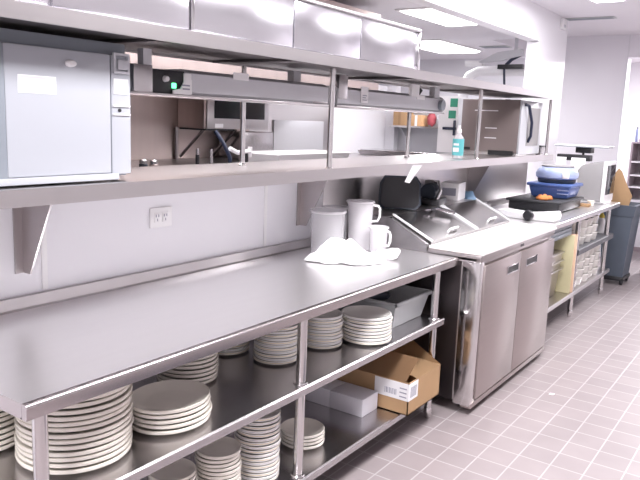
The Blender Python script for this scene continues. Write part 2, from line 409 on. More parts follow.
# ------------------------------------------------------------------ grey equipment cabinet on the pass shelf
t = thing('equipment_cabinet', 'grey enamelled metal cabinet with pink and white sticker at left end of pass shelf', 'cabinet', (-.6, .48, 1.386))
XF = -.455
b = box(nb(), -.86, XF-.03, .155, .70, 1.402, 1.855, .004); obj('body', b, 'grey_paint2', t)
b = box(nb(), XF-.022, XF, .230, .612, 1.415, 1.812, .005); dr = obj('door', b, 'grey_paint', t)
b = box(nb(), XF-.022, XF-.004, .618, .700, 1.410, 1.812, .004); cs = obj('control_strip', b, 'grey_paint', t)
b = box(nb(), XF-.022, XF+.003, .155, .230, 1.40, 1.812, .004); obj('side_post', b, 'grey_paint2', t)
b = box(nb(), XF-.03, XF+.006, .16, .64, 1.392, 1.414, .003); obj('plinth', b, 'grey_paint', t)
b = nb(); lathe(b, [(0,0),(.012,0),(.012,.010),(.008,.016),(0,.016)], (XF-.04, .655, 1.386), 12); obj('foot', b, 'black', t)
b = nb(); lathe(b, [(0,0),(.012,0),(.012,.010),(.008,.016),(0,.016)], (-.82, .655, 1.386), 12); obj('foot', b, 'black', t)
b = box(nb(), XF, XF+.0015, .272, .402, 1.670, 1.724); st = obj('sticker', b, 'paper', dr)
b = nb()
for k in range(4): box(b, XF+.0015, XF+.002, .282, .385-.02*(k % 2), 1.682+.011*k, 1.687+.011*k)
obj('sticker_print', b, 'pink', dr)
b = nb(); lathe(b, [(0,0),(.020,0),(.018,.010),(.012,.014),(0,.014)], (0,0,0), 16, sx=.6); xf(b, Matrix.Translation((XF, .455, 1.770)) @ Matrix.Rotation(PI/2, 4, 'Y')); obj('lock_knob', b, 'white', dr)
b = nb()
box(b, XF-.004, XF+.004, .624, .690, 1.752, 1.760); box(b, XF-.004, XF+.004, .624, .690, 1.812, 1.820); box(b, XF-.004, XF+.004, .624, .632, 1.76, 1.812); box(b, XF-.004, XF+.004, .682, .690, 1.76, 1.812)
box(b, XF-.004, XF+.007, .640, .682, 1.765, 1.800, .004)
obj('latch', b, 'grey_lite', cs)
b = box(nb(), XF-.004, XF-.001, .626, .688, 1.683, 1.735); obj('label_card', b, 'paper', cs)
b = nb(); box(b, XF-.004, XF+.002, .622, .694, 1.612, 1.617); box(b, XF-.004, XF+.002, .622, .694, 1.641, 1.646); obj('rail', b, 'white', cs)
b = nb(); lathe(b, [(0,0),(.006,0),(.006,.005),(0,.005)], (0,0,0), 10); xf(b, Matrix.Translation((XF-.004, .650, 1.629)) @ Matrix.Rotation(PI/2, 4, 'Y')); obj('keyhole', b, 'black', cs)

t.location.y += .018

# ------------------------------------------------------------------ wall outlet
t = thing('wall_outlet', 'white double outlet plate on the half wall above the work table', 'outlet', (WX, 1.16, 1.126))
obj('cover_plate', box(nb(), WX+.0005, WX+.007, 1.098, 1.225, 1.128, 1.217, .003), 'white', t)
for yy in (1.138, 1.185):
    b = nb(); box(b, WX+.007, WX+.010, yy-.018, yy+.018, 1.152, 1.194, .002, 0)
    for (dy, dz) in ((-.008, .008), (.006, .008), (-.001, -.010)): box(b, WX+.0101, WX+.0106, yy+dy-.0025, yy+dy+.0025, 1.173+dz-.006, 1.173+dz+.006, 0, 1)
    obj('receptacle', b, ['white', 'ink'], t)

# ------------------------------------------------------------------ prep refrigerator
RX0, RX1, RY0, RY1 = -.76, .125, 2.62, 3.965
t = thing('prep_refrigerator', 'two-door stainless prep refrigerator with sloping lids at the end of the work table', 'refrigerator', (-.3, 3.27, 0))
b = nb(); box(b, RX0, RX1-.022, RY0, RY1, .07, .905, .004)
prism(b, [(RX0, .905), (-.20, .905), (-.20, .935), (-.46, 1.06), (RX0, 1.06)], 'y', RY0+.02, RY1-.01)     # raised back under the lids
box(b, -.20, RX1, RY0, RY1, .885, .921, .004)                                                           # front rail
obj('body', b, 'steel_v', t)
b = nb(); box(b, RX1-.105, RX1, RY0-.002, RY0+.058, .05, .885, .006); obj('corner_post', b, 'steel_pole', t)
b = nb(); box(b, RX1-.06, RX1+.004, RY0, RY1, .040, .070, .003); obj('bottom_rail', b, 'steel_door', t)
obj('shaded_side_skin', box(nb(), RX0, RX1-.11, RY0-.0025, RY0-.0003, .07, .88), 'shaded_side_skin', t)  # thin dark sheet puts the shade beside the work table into colour
for y0, y1, hy0, hy1 in ((RY0+.062, 3.268, 3.03, 3.22), (3.276, RY1-.006, 3.365, 3.58)):
    d = obj('door', box(nb(), RX1-.022, RX1+.006, y0, y1, .078, .862, .005), 'steel_door', t)
    b = nb(); box(b, RX1+.004, RX1+.011, hy0, hy1, .752, .758, .001); box(b, RX1+.004, RX1+.011, hy0, hy1, .796, .802, .001)
    box(b, RX1+.004, RX1+.011, hy0, hy0+.006, .758, .796); box(b, RX1+.004, RX1+.011, hy1-.006, hy1, .758, .796)
    h = obj('handle', b, 'chrome', d)
    obj('handle_recess', box(nb(), RX1+.003, RX1+.0065, hy0+.006, hy1-.006, .758, .796), 'black', h)
obj('door_badge', box(nb(), RX1-.002, RX1+.002, 3.255, 3.315, .893, .908), 'black', t)
sl = Vector((-.27, 0, .128)).normalized(); nrm = Vector((.128, 0, .27)).normalized()
for y0, y1 in ((RY0+.045, 3.335), (3.345, RY1-.02)):
    b = nb(); prism(b, [(-.200, .938), (-.200, .954), (-.458, 1.078), (-.466, 1.078), (-.466, 1.062), (-.458, 1.062)], 'y', y0, y1)
    l = obj('lid', b, 'lid_steel', t)
    for yy in (y0+.009, y1-.009):
        b = nb(); prism(b, [(-.199, .952), (-.199, .963), (-.46, 1.088), (-.46, 1.077)], 'y', yy-.009, yy+.009)
        obj('lid_edge', b, 'lid_edge', l)
    ym = (y0+y1)/2+.03
    p0 = Vector((-.235, 0, .972)); b = nb()
    tube(b, [(-.24, ym-.06, .97), (-.225, ym-.06, .992), (-.225, ym+.06, .992), (-.24, ym+.06, .97)], .0075, 8)
    obj('lid_handle', b, 'white', l)
b = nb(); box(b, RX0, -.468, RY0+.015, RY1-.015, 1.06, 1.075, .003); obj('back_ledge', b, 'steel_y', t)
b = nb(); prism(b, [(RX0, .90), (-.203, .90), (-.203, .945), (-.455, 1.073), (RX0, 1.075)], 'y', RY0-.0005, RY0+.022); obj('end_panel', b, 'lid_steel', t)
for yy in (RY0+.10, RY1-.22):
    for xx in (.03, RX0+.08):
        b = nb(); lathe(b, [(0,-.012),(.026,-.012),(.030,-.006),(.030,.006),(.026,.012),(0,.012)], (0,0,0), 18)
        xf(b, Matrix.Translation((xx, yy, .0305)) @ Matrix.Rotation(PI/2, 4, 'Y'))
        box(b, xx-.018, xx+.018, yy-.02, yy+.02, .045, .072)
        obj('caster', b, 'black', t)
b = box(nb(), -.197, RX1+.007, RY0+.01, RY1+.02, .9215, .940, .005)
one('cutting_board', b, 'board', 'long white cutting board along the front of the prep refrigerator', 'cutting board')

# ------------------------------------------------------------------ things on the refrigerator ledge
b = nb(); pts = []
w, h = .135, .105
prof = [(-w, -h+.03), (-w+.03, -h), (w-.03, -h), (w, -h+.03), (w-.004, h-.045), (w-.035, h), (-w+.035, h), (-w+.006, h-.045)]
def ring_loft(bm, prof, levels):
    rings = [[bm.verts.new((p[0]*s, d, p[1]*s)) for p in prof] for d, s in levels]
    n = len(prof)
    for A, B in zip(rings, rings[1:]):
        for k in range(n): bm.faces.new((A[k], A[(k+1) % n], B[(k+1) % n], B[k]))
    bm.faces.new(rings[0][::-1]); bm.faces.new(rings[-1])
    return bm
t = thing('black_tub', 'black rounded plastic tub lying on its side on the refrigerator ledge', 'tub', (-.60, 2.985, 1.0755), rz=.62)
b = ring_loft(nb(), prof, [(-.055, .95), (-.06, 1.0), (-.045, 1.0), (-.04, .97), (.05, .90), (.055, .86)])
xf(b, Matrix.Translation((0, 0, .106)) @ Matrix.Rotation(-.10, 4, 'X')); obj('shell', b, 'char', t, local=True)
b = ring_loft(nb(), prof, [(-.063, .88), (-.0605, .9)]); xf(b, Matrix.Translation((0, 0, .106)) @ Matrix.Rotation(-.10, 4, 'X')); obj('base_panel', b, 'black', t, local=True)
b = nb(); v = [b.verts.new(p) for p in ((-.308, 2.50, 1.298), (-.305, 2.555, 1.288), (-.300, 2.69, 1.385), (-.302, 2.575, 1.388))]; b.faces.new(v)
bmesh.ops.solidify(b, geom=b.faces[:], thickness=.002)
one('hanging_ticket', b, 'paper', 'white paper ticket stuck on the pass shelf lip above the black tub', 'paper')
# black scale-like tape machine
t = thing('label_printer', 'small black and chrome machine on the ledge right of the black tub', 'machine', (-.585, 3.42, 1.0755), rz=.15)
b = nb(); box(b, -.08, .09, -.10, .11, 0, .045, .012); obj('base', b, 'black', t, local=True)
b = nb(); lathe(b, [(0,-.07),(.055,-.07),(.062,-.05),(.062,.05),(.055,.07),(0,.07)], (0,0,0), 20); xf(b, Matrix.Translation((.0, .0, .085)) @ Matrix.Rotation(PI/2, 4, 'X')); obj('roll_cover', b, 'char', t, local=True)
b = nb(); tube(b, [(.07, -.09, .045), (.085, -.06, .10), (.05, .0, .155), (0, .06, .15)], .012, 8); obj('lever', b, 'chrome', t, local=True)
b = nb(); box(b, -.06, .0, .03, .10, .10, .16, .006); obj('cap', b, 'monitor', t, local=True)
t = thing('label_carton', 'white carton with printed front on the ledge beside the blue packet', 'carton', (-.62, 3.86, 1.0755), rz=.2)
obj('carton_body', box(nb(), -.07, .07, -.12, .12, 0, .125, .002), 'white', t, local=True)
obj('print', box(nb(), -.05, .05, -.1212, -.1202, .035, .09), 'ink', t, local=True)
# crumpled blue packet
b = nb(); bmesh.ops.create_icosphere(b, subdivisions=3, radius=1)
for v in b.verts:
    n = 1 + .16*math.sin(7*v.co.x+3*v.co.z)*math.cos(6*v.co.y+2)
    v.co = Vector((v.co.x*.075*n, v.co.y*.10*n, max(-.9, v.co.z)*.055*n))
bmesh.ops.translate(b, vec=(-.60, 4.10, .9565), verts=b.verts)
mz = min(v.co.z for v in b.verts); bmesh.ops.translate(b, vec=(0, 0, .906-mz), verts=b.verts)
for v in b.verts: v.co.z = .906+(v.co.z-.906)*1.9
one('blue_packet', b, 'bluebag', 'crumpled blue plastic packet behind the refrigerator lids', 'packet', angle=180)
# tongs lying on the left lid
t = thing('tongs', 'dark kitchen tongs resting on the left refrigerator lid', 'tongs', (-.42, 3.1, 1.06))
for s in (0, 1):
    b = nb(); tube(b, [(-.425+.02*s, 3.02+.05*s, 1.082), (-.395, 3.14+.03*s, 1.084), (-.34, 3.26+.015*s, 1.055)], [.006, .009, .012], 8); obj('arm', b, 'black' if s else 'chrome', t)

# ------------------------------------------------------------------ pitchers and towel on the near table
def vessel(prof_o, th, seg=36):
    inner = [(max(r-th, 0), z+(th if i == 0 else 0)) for i, (r, z) in enumerate(prof_o)]
    return [(0, 0)] + prof_o + inner[::-1] + [(0, th)]
def handle(bm, R, z0, z1, out, ang, r=.007):
    c, s = math.cos(ang), math.sin(ang)
    pts = [(R-.004, z1), (R+out*.8, z1-.004), (R+out, z1-.02), (R+out, z0+.03), (R+out*.75, z0+.006), (R-.006, z0)]
    return tube(bm, [(c*p, s*p, z) for p, z in pts], r, 8)
def jug(name, label, x, y, prof, mat, hz=None, ang=0, out=.035, marks=0):
    t = thing(name, label, 'pitcher' if hz else 'container', (x, y, ZT+.001))
    b = lathe(nb(), vessel(prof, .003), seg=36); obj('vessel', b, mat, t, local=True)
    Rt, zt = prof[-1]
    b = nb(); lathe(b, [(Rt-.003, zt-.012), (Rt+.004, zt-.010), (Rt+.005, zt-.002), (Rt+.001, zt+.002), (Rt-.003, zt)], seg=36); obj('rim', b, 'clear2', t, local=True)
    if hz: obj('handle', handle(nb(), hz[0], hz[1], hz[2], out, ang), 'white', t, local=True)
    return t
jug('food_container', 'tall clear round food container at the left of the group by the wall', -.585, 2.165, [(.084, 0), (.088, .004), (.096, .235), (.098, .24)], 'clear')
jug('food_container', 'clear round container half hidden behind the tall one, against the wall', -.69, 2.40, [(.062, 0), (.066, .004), (.072, .225), (.074, .23)], 'clear')
jug('pitcher', 'tall milky white pitcher with handle behind the crumpled towel', -.52, 2.395, [(.058, 0), (.061, .004), (.073, .265), (.076, .28)], 'clear2', (.068, .168, .262), .25, .045)
jug('measuring_jug', 'small milky measuring jug with square handle in front of the tall pitcher', -.372, 2.355, [(.042, 0), (.045, .004), (.050, .15), (.052, .155)], 'clear2', (.048, .055, .14), -.25, .04)
# crumpled towel: folded sheet heaped by layered noise, loose rolled corner to the right
from mathutils import noise
b = nb(); N = 60; G = {}
for i in range(N+1):
    for j in range(N+1):
        u, v = i/N*2-1, j/N*2-1
        ang = math.atan2(v, u); sq = max(abs(u), abs(v)); rr = math.sqrt(u*u+v*v) or 1
        uu, vv = u/rr*sq, v/rr*sq                                   # disc mapping
        wob = 1 + .16*math.sin(3*ang+.6) + .09*math.sin(7*ang+2)
        x, y = uu*.115*wob, vv*.205*wob
        p = Vector((x*11, y*11, 3.1))
        fold = 1-abs(noise.noise(p)*1.7); fold2 = 1-abs(noise.noise(p*2.3+Vector((4, 1, 0)))*1.6)
        dome = max(0, 1-sq**2.2)
        heap = .075*math.exp(-((uu+.1)**2*2.2+(vv+.30)**2*3.5)) - .018*math.exp(-((vv-.45)**2*14))
        h = dome**.55*(.022+heap+.040*fold**2+.014*fold2**2)
        G[i, j] = b.verts.new((x+.012*noise.noise(p*1.7), y+.012*noise.noise(p*1.3), max(.003, h)))
for i in range(N):
    for j in range(N): b.faces.new((G[i,j], G[i+1,j], G[i+1,j+1], G[i,j+1]))
for _ in range(2): bmesh.ops.smooth_vert(b, verts=b.verts, factor=.5, use_axis_x=True, use_axis_y=True, use_axis_z=True)
bmesh.ops.solidify(b, geom=b.faces[:], thickness=-.003)
mz = min(v.co.z for v in b.verts)
xf(b, Matrix.Translation((-.385, 2.10, ZT+.001-mz)) @ Matrix.Rotation(-.62, 4, 'Z'))
n0 = len(b.verts)
pts = [Vector((-.27+.055*math.cos(t), 2.275+.05*math.sin(t), ZT+.034+.010*math.sin(2*t))) for t in [k*.42-1.9 for k in range(13)]]
tube(b, pts, [.012+.008*abs(math.sin(k*1.3)) for k in range(13)], 12)
tw = one('towel', b, 'cloth', 'crumpled white towel on the work table in front of the clear containers', 'towel', angle=180)

# ------------------------------------------------------------------ plates
def plate_mesh(name, R, h, mats, deep=False, band=False, seg=40, sx=1.0):
    b = nb()
    if not deep:
        prof = [(0, .0), (.56*R, 0), (.60*R, .003), (.955*R, h-.0135), (.99*R, h-.0115), (R, h-.006), (.995*R, h-.001), (.975*R, h), (.95*R, h-.002), (.64*R, .0085), (.56*R, .006), (0, .006)]
        mis = [0, 0, 1 if band else 0, 2 if band else 0, 0, 0, 0, 0, 1 if band else 0, 0, 0]
    else:
        prof = [(0, 0), (.60*R, 0), (.66*R, .003), (.90*R, h*.5), (.965*R, h-.0135), (R, h-.011), (R, h-.0072), (R, h-.0052), (R, h-.0015), (.975*R, h), (.945*R, h-.002), (.86*R, h*.62), (.64*R, .0085), (0, .006)]
        mis = [0, 0, 0, 2 if band else 0, 0, 0, band if band else 0, 0, 0, 0, 0, 0, 0]
    lathe(b, prof, seg=seg, mis=mis, sx=sx)
    bmesh.ops.recalc_face_normals(b, faces=b.faces)
    me = bpy.data.meshes.new(name); b.to_mesh(me); b.free()
    for m in mats: me.materials.append(M[m])
    me.shade_smooth(); me.set_sharp_from_angle(angle=math.radians(40))
    return me
ORD = ['topmost', 'second', 'third', 'fourth', 'fifth', 'sixth', 'seventh', 'eighth', 'ninth', 'tenth', 'eleventh', 'twelfth', 'thirteenth', 'fourteenth', 'fifteenth', 'sixteenth', 'seventeenth', 'eighteenth', 'nineteenth', 'twentieth']
def stack(name, me, n, x, y, z, pitch, cat, where, group, jit=.003, rot=0):
    for k in range(n):
        o = bpy.data.objects.new(name, ALT.get(me, me) if k % 2 else me); COL.objects.link(o)
        o.location = (x+random.uniform(-jit, jit), y+random.uniform(-jit, jit), z+.0006+k*pitch)
        o.rotation_euler = (0, 0, rot + random.uniform(-.02, .02))
        i = n-1-k
        tag(o, '%s %s of %s' % (ORD[i], cat if i == 0 else cat + ' from the top', where), cat, group)
platter = plate_mesh('large_plate', .173, .026, ['cream'])
dinner = plate_mesh('dinner_plate', .145, .026, ['cream'])
oval = plate_mesh('oval_platter', .150, .026, ['cream'], sx=.86)
mid = plate_mesh('lunch_plate', .122, .024, ['cream'])
side = plate_mesh('banded_plate', .100, .022, ['white_china', 'gold', 'blue_band'], deep=True, band=1)
side_b = plate_mesh('banded_plate', .100, .022, ['white_china', 'gold', 'blue_band'], deep=True, band=2)
side2 = plate_mesh('banded_dinner_plate', .122, .024, ['white_china', 'gold', 'blue_band'], deep=True, band=1)
side2_b = plate_mesh('banded_dinner_plate', .122, .024, ['white_china', 'gold', 'blue_band'], deep=True, band=2)
small = plate_mesh('side_plate', .085, .020, ['cream'], deep=True)
small2 = plate_mesh('banded_bowl', .091, .032, ['white_china', 'gold', 'blue_band'], deep=True, band=1)
small2_b = plate_mesh('banded_bowl', .091, .032, ['white_china', 'gold', 'blue_band'], deep=True, band=2)
bowl = plate_mesh('ribbed_bowl', .100, .034, ['cream', 'white_china', 'white_china'], deep=True, band=1)
ALT = {side: side_b, side2: side2_b, small2: small2_b}
stack('large_plate', platter, 13, -.25, .315, Z1, .0182, 'plate', 'the tall cream stack behind the left table leg', 'large cream plates stacked by the left leg', .004)
stack('dinner_plate', dinner, 10, -.545, .17, Z1, .0182, 'plate', 'the cream stack cut by the photo left edge', 'cream plates stacked at the far left', .004)
stack('oval_platter', oval, 5, -.19, .655, Z1, .0175, 'platter', 'the short open stack of cream ovals', 'cream oval platters in the short stack', .004)
stack('lunch_plate', mid, 9, -.43, .97, Z1, .0172, 'plate', 'the cream stack behind the oval platters', 'cream plates stacked behind the platters', .003)
stack('banded_plate', side, 7, -.545, 1.33, Z1, .0150, 'plate', 'the banded stack deepest under the table middle', 'banded plates stacked deep under the table', .002)
stack('banded_plate', side, 11, -.30, 1.38, Z1, .0150, 'plate', 'the banded stack left of the middle leg', 'banded plates left of the middle leg', .003)
stack('banded_plate', side, 10, -.27, 1.68, Z1, .0150, 'plate', 'the banded stack just right of the middle leg', 'banded plates right of the middle leg', .003)
stack('banded_dinner_plate', side2, 8, -.145, 1.885, Z1, .0165, 'plate', 'the wide banded stack beside the grey tub', 'banded plates beside the grey tub', .003)
stack('side_plate', small, 13, -.195, .67, Z2, .0160, 'plate', 'the leftmost cream bottom-shelf stack', 'small cream plates leftmost on the bottom shelf', .003)
stack('side_plate', small, 14, -.165, .87, Z2, .0160, 'plate', 'the cream bottom-shelf stack beside banded bowls', 'small cream plates second on the bottom shelf', .003)
stack('banded_bowl', small2, 17, -.165, 1.10, Z2, .0165, 'bowl', 'the tall banded bottom-shelf stack', 'banded bowls stacked on the bottom shelf', .003)
stack('ribbed_bowl', bowl, 4, -.20, 1.46, Z2, .0165, 'bowl', 'the short bottom-shelf stack behind the middle leg', 'bowls in the short stack by the middle leg', .002)

# ------------------------------------------------------------------ boxes and tub on the undershelves
t = thing('bus_tub', 'grey plastic bus tub at the right end of the upper undershelf', 'tub', (-.40, 2.26, Z1+.001))
obj('tub_body', tapered(nb(), -.635, -.105, 2.10, 2.485, Z1+.001, Z1+.135, .03, open_top=True, wall=.006), 'tub', t)
b = nb(); 
for (a0, a1, c0, c1) in ((-.65, -.09, 2.085, 2.102), (-.65, -.09, 2.481, 2.498), (-.65, -.633, 2.085, 2.498), (-.107, -.09, 2.085, 2.498)): box(b, a0, a1, c0, c1, Z1+.125, Z1+.145, .004)
obj('tub_rim', b, 'tub', t)
b = nb(); bmesh.ops.create_icosphere(b, subdivisions=3, radius=1)
for v in b.verts: v.co = Vector((v.co.x*.15*(1+.1*math.sin(5*v.co.y)), v.co.y*.13, v.co.z*.05*(1+.2*math.sin(7*v.co.x))))
bmesh.ops.translate(b, vec=(-.42, 2.29, Z1+.115), verts=b.verts)
one('dark_bundle', b, 'char', 'dark bundle lying inside the grey bus tub', 'bundle', angle=180)
for x0, x1, lab in ((-.54, -.332, 'inner one of two grey-white cartons lying end to end on the bottom shelf'), (-.330, -.135, 'outer one of two grey-white cartons, its end facing the aisle')):
    b = box(nb(), x0, x1, 1.87, 2.02, Z2+.001, Z2+.093, .002); one('flat_carton', b, 'greybox', lab, 'carton', group='grey-white cartons on the bottom shelf')
t = thing('cardboard_box', 'open brown cardboard box with white shipping label on the bottom shelf', 'box', (-.2, 2.35, Z2+.001))
bx0, bx1, by0, by1, bz0, bz1 = -.44, .030, 2.035, 2.40, Z2+.001, Z2+.172
b = nb(); w = .005
box(b, bx0, bx1, by0, by1, bz0, bz0+w); box(b, bx0, bx1, by0, by0+w, bz0, bz1); box(b, bx0, bx1, by1-w, by1, bz0, bz1)
box(b, bx0, bx0+w, by0, by1, bz0, bz1); box(b, bx1-w, bx1, by0, by1, bz0, bz1)
obj('carton', b, 'card', t)
def quad(bm, P, th=.004):
    f = bm.faces.new([bm.verts.new(p) for p in P]); bmesh.ops.solidify(bm, geom=[f], thickness=th); return bm
obj('flap', quad(nb(), [(bx0, by0, bz1), (bx1-.02, by0, bz1), (bx1+.02, by0+.05, bz1+.125), (bx0, by0+.05, bz1+.125)]), 'card_in', t)
obj('flap', quad(nb(), [(bx1, by0+.09, bz1), (bx1, by1-.01, bz1), (bx1-.16, by1-.03, bz1+.022), (bx1-.16, by0+.12, bz1+.022)]), 'card', t)
obj('flap', quad(nb(), [(bx1, by1, bz1), (bx0, by1, bz1), (bx0, by1+.02, bz1+.10), (bx1-.2, by1+.02, bz1+.10)]), 'card', t)
b = nb(); box(b, -.165, bx1+.001, by0-.0015, by0-.0005, bz0+.075, bz0+.166); box(b, bx1+.0005, bx1+.0015, by0-.001, by0+.10, bz0+.075, bz0+.166); lb = obj('shipping_label', b, 'paper', t)
b = nb()
for k in range(9): box(b, -.105+.008*k, -.105+.008*k+.003+.002*(k % 2), by0-.0025, by0-.0018, bz0+.095, bz0+.125)
for k in range(3): box(b, -.02, .02, by0-.0025, by0-.0018, bz0+.09+.022*k, bz0+.096+.022*k)
for k in range(6): box(b, bx1+.0018, bx1+.0025, by0+.02+.011*k, by0+.025+.011*k, bz0+.09, bz0+.145)
obj('barcode', b, 'ink', lb)

# ------------------------------------------------------------------ far counter
t = thing('black_case', 'flat black equipment case under the blue bins on the far counter', 'case', (-.40, 5.2, .906))
b = box(nb(), -.60, -.16, 5.02, 5.72, .912, .992, .012); obj('case_body', b, 'black', t)
b = box(nb(), -.62, -.14, 5.0, 5.74, .985, 1.004, .006); obj('case_top', b, 'black_soft', t)
b = nb()
for xx in (-.55, -.21):
    for yy in (5.08, 5.66): lathe(b, [(0,0),(.02,0),(.018,.008),(0,.008)], (xx, yy, .906), 12)
obj('feet', b, 'black', t)
b = nb(); bmesh.ops.create_icosphere(b, subdivisions=3, radius=1)
for v in b.verts: v.co = Vector((v.co.x*.06*(1+.3*math.sin(6*v.co.y)), v.co.y*.09, max(v.co.z, -.3)*.03*(1+.3*math.sin(9*v.co.x+v.co.y*5))))
mz = min(v.co.z for v in b.verts); bmesh.ops.translate(b, vec=(-.33, 5.14, 1.005-mz), verts=b.verts)
one('orange_rag', b, 'rag', 'small orange rag lying on the front of the black case', 'rag', angle=180)
t = thing('storage_bin', 'dark blue plastic bin on the black case, lower of the two blue bins', 'bin', (-.40, 5.55, 1.0045))
b = tapered(nb(), -.535, -.155, 5.30, 5.68, 1.0045, 1.125, .03, bev=.02); obj('bin_body', b, 'blue', t)
b = box(nb(), -.545, -.145, 5.29, 5.69, 1.105, 1.135, .012); obj('bin_rim', b, 'blue', t)
for k in range(2):
    b = box(nb(), -.27, -.17, 5.303, 5.315, 1.045+.032*k, 1.054+.032*k, .003); obj('stripe', b, 'paleblue', t)
t = thing('storage_bin', 'pale blue round-topped bin with dark band, upper of the two blue bins', 'bin', (-.40, 5.55, 1.1355))
b = nb(); lathe(b, [(0,0),(.19,0),(.20,.01),(.205,.035),(.19,.04),(0,.04)], (-.335, 5.49, 1.1355), 36, sx=.82, sy=.8); obj('dark_band', b, 'char', t)
b = nb(); lathe(b, [(0,.038),(.205,.038),(.225,.05),(.228,.085),(.20,.125),(.17,.142),(0,.150)], (-.335, 5.49, 1.1355), 36, sx=.82, sy=.8); obj('lid', b, 'paleblue', t)
b = box(nb(), -.24, -.18, 5.313, 5.325, 1.185, 1.235, .006); obj('label', b, 'paper', t)
b = nb(); lathe(b, [(.17,.142),(.175,.152),(.16,.158),(0,.158)], (-.335, 5.49, 1.1355), 36, sx=.82, sy=.8); obj('lid_top', b, 'monitor', t)
t = thing('wrap_dispenser', 'long white wrap dispenser with black round end in front of the black case', 'dispenser', (-.3, 4.40, .906), rz=0)
b = nb(); prism(b, [(-.52, .940), (-.55, .965), (-.50, .963), (-.32, .945), (-.09, .985), (-.075, .945), (-.09, .908), (-.28, .907), (-.44, .907), (-.49, .918)], 'y', 4.43, 4.60, bev=.006); bmesh.ops.translate(b, vec=(.065, 0, 0), verts=b.verts)
obj('housing', b, 'white', t)
b = nb(); lathe(b, [(0,-.02),(.034,-.02),(.04,-.012),(.04,.012),(.034,.02),(0,.02)], (0,0,0), 20); xf(b, Matrix.Translation((-.215, 4.405, .9465)) @ Matrix.Rotation(PI/2, 4, 'X')); obj('end_cap', b, 'black', t)
t = thing('monitor', 'putty coloured monitor with dark screen facing the aisle, end of far counter', 'monitor', (-.18, 6.3, .906))
b = nb(); prism(b, [(-.315, .945), (-.33, 1.22), (-.29, 1.275), (-.20, 1.305), (-.085, 1.315), (-.075, .93)], 'y', 6.14, 6.50, bev=.012); obj('cabinet', b, 'monitor', t)
b = box(nb(), -.085, -.05, 6.12, 6.50, .925, 1.322, .01); obj('bezel', b, 'white', t)
b = box(nb(), -.051, -.047, 6.15, 6.49, 1.0, 1.285, .001); obj('screen', b, 'window', t)
b = nb(); box(b, -.28, -.05, 6.18, 6.46, .906, .93, .008); obj('stand', b, 'white', t)
t = thing('ticket_stand', 'black stand with thin white tray top behind the blue bins', 'stand', (-.32, 6.35, .906))
obj('base', box(nb(), -.40, -.34, 6.36, 6.50, .906, .925, .004), 'black', t)
obj('post', tube(nb(), [(-.36, 6.42, .92), (-.36, 6.42, 1.44)], .012, 10), 'black', t)
obj('tray', box(nb(), -.62, -.09, 6.28, 6.52, 1.452, 1.464, .004), 'white', t)
obj('tray_underside', box(nb(), -.61, -.10, 6.285, 6.515, 1.444, 1.452), 'grey_paint2', t)
obj('mount', box(nb(), -.42, -.27, 6.34, 6.48, 1.385, 1.444, .006), 'black', t)
obj('lower_bar', box(nb(), -.60, -.27, 6.34, 6.44, 1.305, 1.365, .006), 'black', t)
for k, (x0, x1, lab) in enumerate(((-.60, -.50, 'white paper slip hanging at the left of the black stand bar'), (-.45, -.31, 'wider white paper slip hanging at the right of the black stand bar'))):
    b = box(nb(), x0, x1, 6.33, 6.3385, 1.19, 1.335, .001); one('paper_slip', b, 'paper', lab, 'paper', group='paper slips on the black stand')
# small clutter on the far counter
t = thing('sauce_cup', 'small white cup on the far counter in front of the monitor', 'cup', (-.12, 5.92, .906))
b = nb(); lathe(b, vessel([(.025, 0), (.035, .05), (.037, .052)], .003, 20), seg=20); obj('cup_body', b, 'cream', t, local=True)
t = thing('thermometer_tray', 'small tan tray with dark handles between black case and monitor', 'tray', (-.15, 6.0, .906))
b = tapered(nb(), -.30, -.10, 5.80, 5.885, .906, .93, .01, open_top=True); obj('tray_body', b, 'card', t)
b = tapered(nb(), -.72, -.69, 4.45, 4.75, .906, .96, .004); 
one('white_packet', b, 'white', 'white packet leaning at the wall left of the black case', 'packet')
t = thing('steel_cup', 'small steel cup on far counter left of the black case', 'cup', (-.66, 4.66, .906))
b = nb(); lathe(b, vessel([(.03, 0), (.04, .07), (.042, .072)], .003), seg=24); obj('cup_body', b, 'chrome', t, local=True)

# under the far counter
b = box(nb(), -.30, -.005, 5.02, 5.04, .2365, .740, .006); one('cutting_board', b, 'yellow_board', 'pale yellow cutting board standing upright under the far counter', 'cutting board', group='boards standing under the far counter')
b = box(nb(), -.30, .004, 5.075, 5.095, .2365, .742, .006); one('cutting_board', b, 'orange_board', 'pale orange cutting board standing behind the yellow one under the far counter', 'cutting board', group='boards standing under the far counter')
t = thing('steel_pan_stack', 'deep steel pan on the low shelf left of the upright boards', 'pan', (-.35, 4.5, .236))
obj('pan_body', tapered(nb(), -.62, -.06, 4.20, 4.92, .236, .62, .03, bev=.01), 'steel_v', t)
b = nb()
for z in (.46, .53, .60): box(b, -.64, -.05, 4.18, 4.94, z, z+.014, .004)
obj('pan_rim', b, 'steel_y', t)
def ramekin(R, h):
    b = nb(); lathe(b, vessel([(.78*R, 0), (.84*R, .004), (.97*R, h-.012), (R, h-.010), (R, h)], .004), seg=20)
    bmesh.ops.recalc_face_normals(b, faces=b.faces)
    me = bpy.data.meshes.new('white_tub'); b.to_mesh(me); b.free(); me.materials.append(M['white_china']); me.shade_smooth(); me.set_sharp_from_angle(angle=.7); return me
tubm = ramekin(.075, .075)
cols = (('nearest', 5.27), ('second', 5.46), ('third', 5.65), ('fourth', 5.84), ('farthest', 6.03))
for name_, yy in cols:
    stack('white_tub', tubm, 4, -.085, yy, .235, .0757, 'tub', 'the %s low stack under the far counter' % name_, 'white tubs on the low shelf of the far counter', .006)
